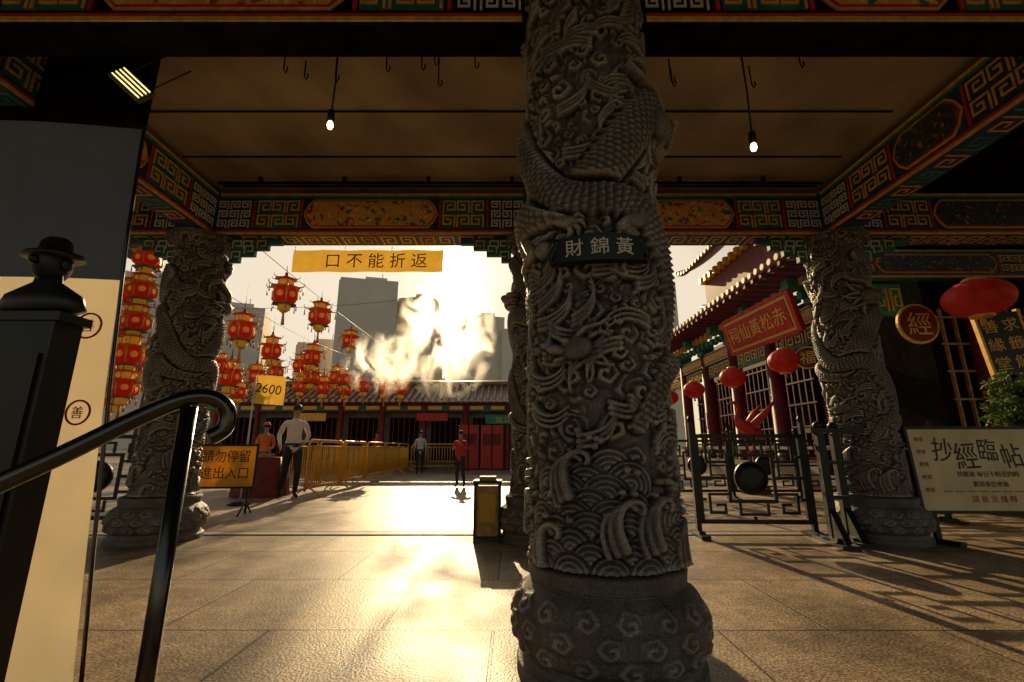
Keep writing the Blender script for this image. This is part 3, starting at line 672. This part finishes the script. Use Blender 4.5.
for x,y,ln in ((3.27,4.95,0),(3.50,5.05,1)):
    b=MB(); b.box((0,0,.56),(.075,.075,1.08),'iron'); b.box((0,0,.02),(.16,.6,.04),'iron'); b.box((0,0,.055),(.12,.34,.03),'iron')
    b.raw([(-.03,-.26,.05),(.03,-.26,.05),(.03,-.04,.34),(-.03,-.04,.34),(-.03,-.04,.05),(.03,-.04,.05)],[(0,1,2,3),(0,3,4),(1,5,2),(0,4,5,1),(3,2,5,4)],'iron')
    b.box((.14 if ln else 0,0,1.13),(.46 if ln else .2,.12,.05),'iron'); b.box((.1,0,.8),(.26,.04,.04),'iron'); b.box((.1,0,.45),(.26,.04,.04),'iron')
    b.lathe([(.05,0),(.05,.04),(.02,.07)],'iron',(0,0,1.155),n=12)
    o=b.build('barrier_post',(x,y,0)); o.rotation_euler=(0,0,math.radians(-8))
# calligraphy board
b=MB(); W,Hh=1.75,.86; z0=.30
b.box((W/2,0,z0+Hh/2),(W,.03,Hh),'board')
b.bars([(0,0),(0,Hh),(W,Hh),(W,0),(0,0)],.03,-.025,.025,'iron',FRONT(0,0,z0))
for i,(ch,s) in enumerate(zip('抄經臨帖',(.27,.30,.25,.27))): b.text(ch,s,'ink',FRONT(.34+.235*i,-.018,z0+.60+.03*(-1)**i)@RZ((-6,4,-3,5)[i]),.001,sx=.85)
b.text('抄經班 每日十時至四時',.062,'ink',FRONT(.75,-.018,z0+.38),.001); b.text('歡迎善信參加',.06,'ink',FRONT(.75,-.018,z0+.28),.001)
b.text('請 依 次 排 隊',.075,'redink',FRONT(.75,-.018,z0+.13),.001)
for k in range(7): b.box((.30+.12*k,-.017,z0+.205),(.09,.004,.008),'brown')
b.lathe([(.05,0),(.05,.004)],'redink',n=20,X=FRONT(1.35,-.016,z0+.2))
for k in range(5): b.text('經書',.05,'brown',FRONT(.12,-.018,z0+.74-.13*k),.001)
for k in range(3): b.tube([(1.42+.03*k,-.018,z0+.2),(1.46+.05*k,-.018,z0+.5),(1.40+.1*k,-.018,z0+.75)],.005,'brown',5)
for x in (.12,W-.12): b.box((x,.03,.16),(.05,.05,.32),'iron'); b.box((x,.0,.02),(.06,.5,.04),'iron')
o=b.build('calligraphy_board',(4.27,5.0,0)); o.rotation_euler=(math.radians(-3),0,math.radians(-2))
# yellow crowd barriers
def bar_mesh():
    b=MB(); L=1.95
    b.tube([(0,0,.12),(0,0,1.0),(0,.05,1.08),(0,.12,1.1),(0,L-.12,1.1),(0,L-.05,1.08),(0,L,1.0),(0,L,.12)],.026,'yelmetal',8)
    b.tube([(0,0,.2),(0,L,.2)],.022,'yelmetal',6)
    b.tube([(0,0,.98),(0,L,.98)],.016,'yelmetal',6)
    for k in range(1,17): b.tube([(0,L*k/17,.2),(0,L*k/17,.98)],.012,'yelmetal',6)
    for y in (.12,L-.12): b.tube([(-.28,y,.0),(-.24,y,.06),(0,y,.2),(.24,y,.06),(.28,y,.0)],.017,'yelmetal',6)
    return b.mesh('crowd_barrier')
BM=bar_mesh()
def barrier(x,y,r):
    o=bpy.data.objects.new('crowd_barrier',BM); o.location=(x,y,0); o.rotation_euler=(0,0,math.radians(r)); sc.collection.objects.link(o)
for i in range(5): barrier(-4.02-.05*i,9.25+2.05*i,1.5+random.uniform(-1,1))
for i in range(3): barrier(-5.05-.05*i,10.4+2.05*i,2)
barrier(-4.2,19.6,-80)
b=MB(); b.box((0,0,.72),(.98,.025,.62),'yellow'); b.bars([(-.5,.40),(-.5,1.04),(.5,1.04),(.5,.40),(-.5,.40)],.03,-.02,.02,'iron',R90)
b.text('請勿停留',.20,'ink',FRONT(0,-.015,.87),.001); b.text('進出入口',.20,'ink',FRONT(0,-.015,.62),.001)
for s in (-.4,.4): b.box((s,.03,.35),(.03,.03,.68),'iron'); b.tube([(s,-.25,.0),(s,0,.2),(s,.25,0)],.014,'iron',6)
o=b.build('yellow_notice_board',(-4.25,7.0,0)); o.rotation_euler=(0,0,math.radians(6)); o.scale=(.86,.86,.95)
b=MB(); b.lathe([(.19,0),(.19,.03),(.12,.07),(.03,.09)],'iron',n=20); b.tube([(0,0,.05),(.0,0,2.25)],.014,'white',7)
vs=[];fs=[]
for j in range(6):
    for i in range(9): vs.append((.02+.52*i/8,.03*math.sin(i*.9+j*.3),1.72+.52*j/5-.03*i/8))
for j in range(5):
    for i in range(8): a=j*9+i; fs.append((a,a+1,a+10,a+9))
b.raw(vs,fs,'yellow',smooth=True); b.text('2600',.24,'ink',FRONT(.28,-.045,1.98)@RZ(-8),.001)
b.build('yellow_flag',(-4.65,8.2,0))
b=MB(); n=40; vs=[];fs=[]
for k in range(n):
    a=2*math.pi*k/n; q=1+.05*math.sin(a*9); x=.42*max(-1,min(1,1.25*math.cos(a))); y=.3*max(-1,min(1,1.25*math.sin(a)))
    vs+= [(x*1.15*q,y*1.15*q,.01),(x*1.05*q,y*1.05*q,.4),(x,y,.76)]
for k in range(n):
    k2=(k+1)%n; fs+=[(3*k,3*k2,3*k2+1,3*k+1),(3*k+1,3*k2+1,3*k2+2,3*k+2)]
fs.append(tuple(3*k+2 for k in range(n))); b.raw(vs,fs,'dred',smooth=True)
b.box((0,0,.80),(.3,.2,.07),'wood'); b.build('draped_table',(-5.10,9.7,0))
b=MB(); b.box((0,0,.32),(.27,.27,.52),'wood')
for s in (-1,1):
    for q in (-1,1): b.box((s*.145,q*.145,.31),(.03,.03,.62),'iron')
b.box((0,0,.635),(.34,.34,.03),'iron'); b.box((0,0,.05),(.31,.31,.03),'iron'); b.box((0,-.138,.36),(.2,.01,.3),'yellow'); b.box((0,0,.67),(.2,.2,.04),'wood')
o=b.build('donation_bin',(-.26,5.15,0)); o.scale=(.88,.88,.94)
# ------------------------------------------------------------ left foreground
b=MB()
nx,nz=14,30; vs=[]
def edge(z): return -1.665+.21*(1-min(1,z/2.3))**1.3
for j in range(nz+1):
    z=.16+2.20*j/nz
    for i in range(nx+1):
        t=i/nx; x=edge(z)-1.3*(1-t); vs.append((x,.03*math.sin(t*5+z*.8)+.03*t,z))
fa=[];fbk=[]
for j in range(nz):
    for i in range(nx):
        a=j*(nx+1)+i; (fa if j>nz*.66 else fbk).append((a,a+1,a+nx+2,a+nx+1))
b.raw(vs,fa,'shadecloth',smooth=True); b.raw(vs,fbk,'cream',smooth=True)  # upper rows take the grey copy, painting the beam and ceiling shadow
b.tube([(edge(z)+.004,.03,z) for z in (.15,.6,1.2,1.8,2.37)],.007,'steel'); b.box((-2.15,.03,.03),(1.2,.3,.06),'iron'); b.box((-1.75,.04,.1),(.03,.03,.14),'iron')
for z,r in ((1.42,.05),(1.08,.045)):
    pts=[(r*math.cos(t),r*math.sin(t)) for t in np.linspace(0,2*math.pi,25)]
    b.tube([(edge(z)-.07+p_,-.012,z+q_) for p_,q_ in pts],.004,'redink',5)
    b.text('善',r*1.1,'redink',FRONT(edge(z)-.07,-.015,z),.001)
b.build('display_banner',(0,1.75,0))
b=MB(); b.box((0,0,.68),(.56,.10,1.36),'black'); b.box((0,0,1.375),(.60,.12,.03),'black'); b.box((0,0,.04),(.64,.3,.08),'black')
for s in (-.14,.14): b.box((s,-.055,.7),(.24,.010,1.1),'black')
b.lathe([(.10,0),(.15,.02),(.13,.07),(.05,.12),(.045,.15)],'black',(.17,0,1.39),n=20,sy=.4)
b.ell((.17,0,1.58),(.055,.06,.07),'black'); b.ell((.17,-.062,1.575),(.012,.018,.016),'black',8)
for s in (-1,1): b.ell((.17+s*.056,0,1.575),(.012,.02,.026),'black',8)
b.lathe([(.10,0),(.095,.012),(.055,.02),(.05,.06),(.035,.075),(.012,.08)],'black',(.17,0,1.60),n=20,sy=.7)
b.build('deity_bust',(-1.79,1.50,.0))
b=MB()
def smooth(P,n=8):
    P=[Vector(p) for p in P]; out=[]
    for i in range(len(P)-1):
        p0=P[max(i-1,0)];p1=P[i];p2=P[i+1];p3=P[min(i+2,len(P)-1)]
        for k in range(n):
            t=k/n; out.append(.5*((2*p1)+(-p0+p2)*t+(2*p0-5*p1+4*p2-p3)*t*t+(-p0+3*p1-3*p2+p3)*t**3))
    return out+[P[-1]]
rail=smooth([(-1.9,.66,.38),(-1.15,.98,.835),(-.90,1.11,1.02),(-.82,1.15,1.07),(-.775,1.18,1.075),(-.745,1.20,1.045),(-.745,1.20,1.0),(-.77,1.185,.975)])
b.tube(rail,.021,'steel',16); b.tube([(-.81,1.15,0),(-.81,1.15,1.05)],.019,'steel',16); b.lathe([(.05,0),(.05,.008),(.03,.014)],'steel',(-.81,1.15,0),n=20)
b.build('handrail')
# ------------------------------------------------------------ people
def person(name,loc,rot,height,J,mats,hair='hair',hat=None):
    s=height/1.75
    V={'pel':((0,0,.95),(.155,.11)),'wai':((0,0,1.08),(.14,.10)),'che':((0,0,1.30),(.175,.115)),'nb':((0,0,1.46),(.075,.07)),'nk':((0,0,1.52),(.052,.055)),'jaw':((0,-.015,1.585),(.062,.07)),'sk':((0,.0,1.665),(.077,.092)),
       'shL':((.175,0,1.42),(.062,.062)),'elL':((.23,.02,1.14),(.045,.045)),'wrL':((.25,-.04,.90),(.03,.03)),'haL':((.25,-.06,.83),(.034,.02)),
       'shR':((-.175,0,1.42),(.062,.062)),'elR':((-.23,.02,1.14),(.045,.045)),'wrR':((-.25,-.04,.90),(.03,.03)),'haR':((-.25,-.06,.83),(.034,.02)),
       'hiL':((.09,0,.88),(.105,.105)),'knL':((.10,0,.49),(.068,.068)),'anL':((.10,.02,.09),(.042,.045)),'toL':((.11,-.13,.035),(.04,.03)),
       'hiR':((-.09,0,.88),(.105,.105)),'knR':((-.10,0,.49),(.068,.068)),'anR':((-.10,.02,.09),(.042,.045)),'toR':((-.11,-.13,.035),(.04,.03))}
    for k,v in J.items(): V[k]=(v,V[k][1])
    E=[('pel','wai','t'),('wai','che','t'),('che','nb','t'),('nb','nk','s'),('nk','jaw','s'),('jaw','sk','s')]
    for S in 'LR':
        E+=[('che','sh'+S,'t'),('sh'+S,'el'+S,'t'),('el'+S,'wr'+S,'a'),('wr'+S,'ha'+S,'s'),('pel','hi'+S,'p'),('hi'+S,'kn'+S,'p'),('kn'+S,'an'+S,'p'),('an'+S,'to'+S,'f')]
    keys=list(V); me=bpy.data.meshes.new('b'); me.from_pydata([V[k][0] for k in keys],[(keys.index(a),keys.index(c)) for a,c,_ in E],[])
    ob=bpy.data.objects.new('b',me); sc.collection.objects.link(ob); ob.modifiers.new('s','SKIN'); sd=me.skin_vertices[0].data
    for i,k in enumerate(keys): sd[i].radius=V[k][1]; sd[i].use_root=(k=='pel')
    sb=ob.modifiers.new('u','SUBSURF'); sb.levels=2; sb.render_levels=2
    dg=bpy.context.evaluated_depsgraph_get(); dg.update(); m2=bpy.data.meshes.new_from_object(ob.evaluated_get(dg))
    mb=MB(); groups={}
    tag={'t':mats[0],'a':mats[1],'s':'skin','p':mats[2],'f':'black'}
    for p_ in m2.polygons:
        c=p_.center; best=9;bt='t'
        for a,d,t in E:
            A=Vector(V[a][0]);B=Vector(V[d][0]); ab=B-A; q=max(0,min(1,(c-A).dot(ab)/ab.length_squared)); dist=(c-A-ab*q).length/(V[a][1][0]*(1-q)+V[d][1][0]*q+.02)
            if dist<best: best=dist;bt=t
        groups.setdefault(tag[bt],[]).append(tuple(p_.vertices))
    vs=[v.co.copy() for v in m2.vertices]
    for k,f in groups.items(): mb.raw(vs,f,k,smooth=True)
    bpy.data.objects.remove(ob)
    hc=Vector(V['sk'][0])
    mb.ell(hc+Vector((0,.022,.028)),(.088,.095,.088),hair,14)
    mb.tube([hc+Vector((0,-.085,.01)),hc+Vector((0,-.112,-.03)),hc+Vector((0,-.09,-.04))],[.008,.014,.01],'skin',7)
    mb.ell(hc+Vector((0,-.086,-.072)),(.022,.008,.007),'redink',8)
    for sx in (-1,1):
        mb.ell(hc+Vector((sx*.030,-.088,-.002)),(.011,.007,.007),'ink',8); mb.ell(hc+Vector((sx*.030,-.090,.018)),(.017,.006,.004),hair,8); mb.ell(hc+Vector((sx*.083,.0,-.015)),(.012,.02,.03),'skin',8)
    if hat: mb.lathe([(.13,0),(.125,.012),(.085,.02),(.075,.07),(.03,.09)],hat,tuple(hc+Vector((0,0,.055))),n=18)
    for S,sg in (('L',1),('R',-1)):
        w_=Vector(V['wr'+S][0]);h_=Vector(V['ha'+S][0]); d=(h_-w_).normalized(); side=Vector((0,-1,0)); side=(side-d*side.dot(d)).normalized(); nrm=d.cross(side)
        for k,ln in enumerate((.07,.08,.075,.06)):
            b0=h_+side*(.024-.016*k); mb.tube([b0-d*.01,b0+d*ln*.5,b0+d*ln*.85-nrm*sg*.012,b0+d*ln-nrm*sg*.025],[.010,.009,.008,.006],'skin',6)
        b0=w_.lerp(h_,.5)+side*.022; mb.tube([b0,b0+side*.03+d*.02,b0+side*.035+d*.05],[.011,.010,.007],'skin',6)
    if mats[0]=='shirt':
        mb.lathe([(.158,-.012),(.162,0),(.155,.03)],'ink',(0,0,.985),n=24,sy=.74)
    o=mb.build(name,loc); o.scale=(s,s,s); o.rotation_euler=(0,0,math.radians(rot)); return o
person('walking_man',(-4.38,9.35,0),38,1.79,{'elL':(.30,.10,1.17),'wrL':(.20,-.06,1.02),'haL':(.14,-.10,.98),'elR':(-.25,.12,1.16),'wrR':(-.24,-.02,.96),'haR':(-.24,-.07,.90),
 'knL':(.09,-.16,.50),'anL':(.08,-.12,.09),'toL':(.09,-.27,.035),'knR':(-.09,.06,.49),'anR':(-.10,.26,.12),'toR':(-.11,.14,.04),'jaw':(.01,-.02,1.585),'sk':(.015,-.01,1.665)},('shirt','shirt','trou'))
person('woman_in_red',(-1.30,11.8,0),-15,1.36,{'elL':(.26,-.02,1.18),'wrL':(.14,-.22,1.30),'haL':(.10,-.26,1.36),'elR':(-.26,0,1.15),'wrR':(-.16,-.2,1.18),'haR':(-.11,-.25,1.22),'anL':(.14,.05,.09),'toL':(.16,-.1,.035),'knL':(.11,-.03,.5)},('redj','redj','trou'))
person('worker_in_orange',(-6.35,12.0,0),20,1.55,{'wrL':(.2,-.2,1.05),'haL':(.18,-.26,1.06)},('orj','orj','trou'),hat='orj')
person('visitor_standing',(-3.45,17.6,0),10,1.55,{},('shirt','skin','trou'))
person('visitor_standing',(-5.6,19.3,0),-30,1.6,{'elL':(.25,.05,1.16)},('redj','skin','trou'))
# ------------------------------------------------------------ towers
def tower(x,y,w,d,h,fl=4.6,rot=0,bay=4.5):
    b=MB(); b.box((0,0,h/2),(w-1.6,d-1.6,h),'glass')
    z=0
    while z<h: b.box((0,0,z+1.0),(w,d,2.1),'tower'); z+=fl
    n=max(2,int(w/bay))
    for i in range(n+1): b.box((-w/2+w*i/n,0,h/2),(.8 if i%3 else 2.4,d+.5,h+.3),'tower')
    for i in range(int(d/bay)+1): b.box((0,-d/2+d*i/int(d/bay),h/2),(w+.5,.9,h+.4),'tower')
    b.box((0,0,h+1),(w+.8,d+.8,2),'tower'); b.box((w*.1,0,h+4),(w*.4,d*.5,5),'tower'); b.tube([(w*.2,0,h),(w*.2,0,h+12)],.3,'tower',5)
    o=b.build('apartment_tower',(x,y,0)); o.rotation_euler=(0,0,math.radians(rot))
tower(-98,300,36,30,108,rot=14); tower(-66,320,24,26,103,rot=-12); tower(-22,330,26,26,92,rot=16); tower(4,330,24,26,82,rot=8)
tower(-190,300,40,30,90,rot=20); tower(-245,300,36,30,112,rot=22); tower(110,330,22,24,118,rot=-5); tower(320,330,30,24,130,rot=-12); tower(-43,380,18,20,80); tower(-140,330,30,24,72,rot=14)
b=MB()
for _ in range(46):
    cx=rng.uniform(-26,10); cy=rng.uniform(30,38); cz=rng.uniform(3.2,5.8); cr=rng.uniform(.9,1.9)
    b.tube([(cx,cy,0),(cx+.2,cy,cz)],[.16,.07],'bark',5)
    for _ in range(130):
        d=Vector(rng.normal(size=3)).normalized()*cr*rng.uniform(.4,1.05); p0=Vector((cx,cy,cz))+Vector((d.x,d.y,d.z*.75)); s=rng.uniform(.12,.28); t=Vector(rng.normal(size=3)).normalized();u=t.orthogonal().normalized()
        b.raw([p0-t*s,p0+u*s*.5,p0+t*s,p0-u*s*.5],[(0,1,2,3)],'leaf')
b.build('distant_trees')
# ------------------------------------------------------------ incense smoke (real volume)
def smoke(loc,dim,seed,dens,lo=.50,hi=.66):
    m=bpy.data.materials.new('incense_smoke'); m.use_nodes=True; nt=m.node_tree; N=nt.nodes; L=nt.links; N.clear()
    out=N.new('ShaderNodeOutputMaterial'); pv=N.new('ShaderNodeVolumeScatter'); pv.inputs['Anisotropy'].default_value=.8; pv.inputs['Color'].default_value=(.99,.96,.92,1)
    tc=N.new('ShaderNodeTexCoord'); nz=N.new('ShaderNodeTexNoise'); nz.inputs['Scale'].default_value=1.3; nz.inputs['Detail'].default_value=5; nz.inputs['Distortion'].default_value=1.5; nz.inputs['Roughness'].default_value=.64
    mp=N.new('ShaderNodeMapping'); mp.inputs['Location'].default_value=(seed,seed*.7,0); mp.inputs['Rotation'].default_value=(0,.5,0); mp.inputs['Scale'].default_value=(1,1,.55); L.new(tc.outputs['Object'],mp.inputs[0]); L.new(mp.outputs[0],nz.inputs['Vector'])
    r=N.new('ShaderNodeValToRGB'); r.color_ramp.elements[0].position=lo; r.color_ramp.elements[0].color=(0,0,0,1); r.color_ramp.elements[1].position=hi; L.new(nz.outputs['Fac'],r.inputs[0])
    gr=N.new('ShaderNodeTexGradient'); gr.gradient_type='SPHERICAL'; mp2=N.new('ShaderNodeMapping'); mp2.inputs['Scale'].default_value=(2/dim[0],2/dim[1],2/dim[2]); L.new(tc.outputs['Object'],mp2.inputs[0]); L.new(mp2.outputs[0],gr.inputs[0])
    g2=N.new('ShaderNodeMath'); g2.operation='MULTIPLY'; L.new(r.outputs[0],g2.inputs[0]); L.new(gr.outputs['Fac'],g2.inputs[1])
    g3=N.new('ShaderNodeMath'); g3.operation='MULTIPLY'; L.new(g2.outputs[0],g3.inputs[0]); g3.inputs[1].default_value=dens; L.new(g3.outputs[0],pv.inputs['Density']); L.new(pv.outputs[0],out.inputs['Volume'])
    M['smk']=m; b=MB(); b.ell((0,0,0),(dim[0]/2,dim[1]/2,dim[2]/2),'smk',20); b.build('incense_smoke',loc)
smoke((-2.0,13.5,4.35),(3.2,1.6,4.4),1,5.0)
smoke((-4.3,14.5,3.6),(2.8,1.6,2.2),5,5.0)
# ------------------------------------------------------------ light
S=Vector((-.1166,.922,.3692)).normalized()
el=math.asin(S.z); az=math.atan2(S.x,S.y)
wd=bpy.data.worlds.new('World'); sc.world=wd; wd.use_nodes=True; nt=wd.node_tree; N=nt.nodes; L=nt.links; bg=N['Background']
sky=N.new('ShaderNodeTexSky'); sky.sky_type='NISHITA'; sky.sun_disc=False; sky.sun_elevation=el; sky.sun_rotation=az; sky.dust_density=2.2; sky.air_density=1.2; sky.ozone_density=1
tint=N.new('ShaderNodeMix'); tint.data_type='RGBA'; tint.blend_type='MULTIPLY'; tint.inputs[0].default_value=1; tint.inputs[7].default_value=(1,.80,.60,1); L.new(sky.outputs[0],tint.inputs[6])
cap=N.new('ShaderNodeVectorMath'); cap.operation='MINIMUM'; L.new(tint.outputs[2],cap.inputs[0]); cap.inputs[1].default_value=(7.1,6.1,4.7)
tc=N.new('ShaderNodeTexCoord'); dt=N.new('ShaderNodeVectorMath'); dt.operation='DOT_PRODUCT'; dt.inputs[1].default_value=S; L.new(tc.outputs['Generated'],dt.inputs[0])
mxx=N.new('ShaderNodeMath'); mxx.operation='MAXIMUM'; mxx.inputs[1].default_value=0; L.new(dt.outputs['Value'],mxx.inputs[0])
prev=cap.outputs[0]
for pw,col in ((3500,(400,350,250)),(260,(6,5,3.2)),(30,(1.4,1.1,.6))):
    p_=N.new('ShaderNodeMath'); p_.operation='POWER'; p_.inputs[1].default_value=pw; L.new(mxx.outputs[0],p_.inputs[0])
    vm=N.new('ShaderNodeVectorMath'); vm.operation='SCALE'; vm.inputs[0].default_value=col; L.new(p_.outputs[0],vm.inputs['Scale'])
    ad=N.new('ShaderNodeVectorMath'); ad.operation='ADD'; L.new(prev,ad.inputs[0]); L.new(vm.outputs[0],ad.inputs[1]); prev=ad.outputs[0]
L.new(prev,bg.inputs['Color']); bg.inputs['Strength'].default_value=.125
sl=bpy.data.lights.new('sun','SUN'); sl.energy=5; sl.angle=math.radians(.35); sl.color=(1,.73,.39); so=bpy.data.objects.new('sun',sl); so.rotation_euler=S.to_track_quat('Z','Y').to_euler(); so.location=(0,0,20); sc.collection.objects.link(so)
cam=bpy.data.cameras.new('camera'); cam.lens=16; cam.sensor_width=36; cam.clip_start=.05; cam.clip_end=3000; co=bpy.data.objects.new('camera',cam); co.location=(0,0,.95); co.rotation_euler=(math.radians(90+13.2),0,0); sc.collection.objects.link(co); sc.camera=co
sc.view_settings.view_transform='Standard'; sc.view_settings.look='None'; sc.view_settings.exposure=0
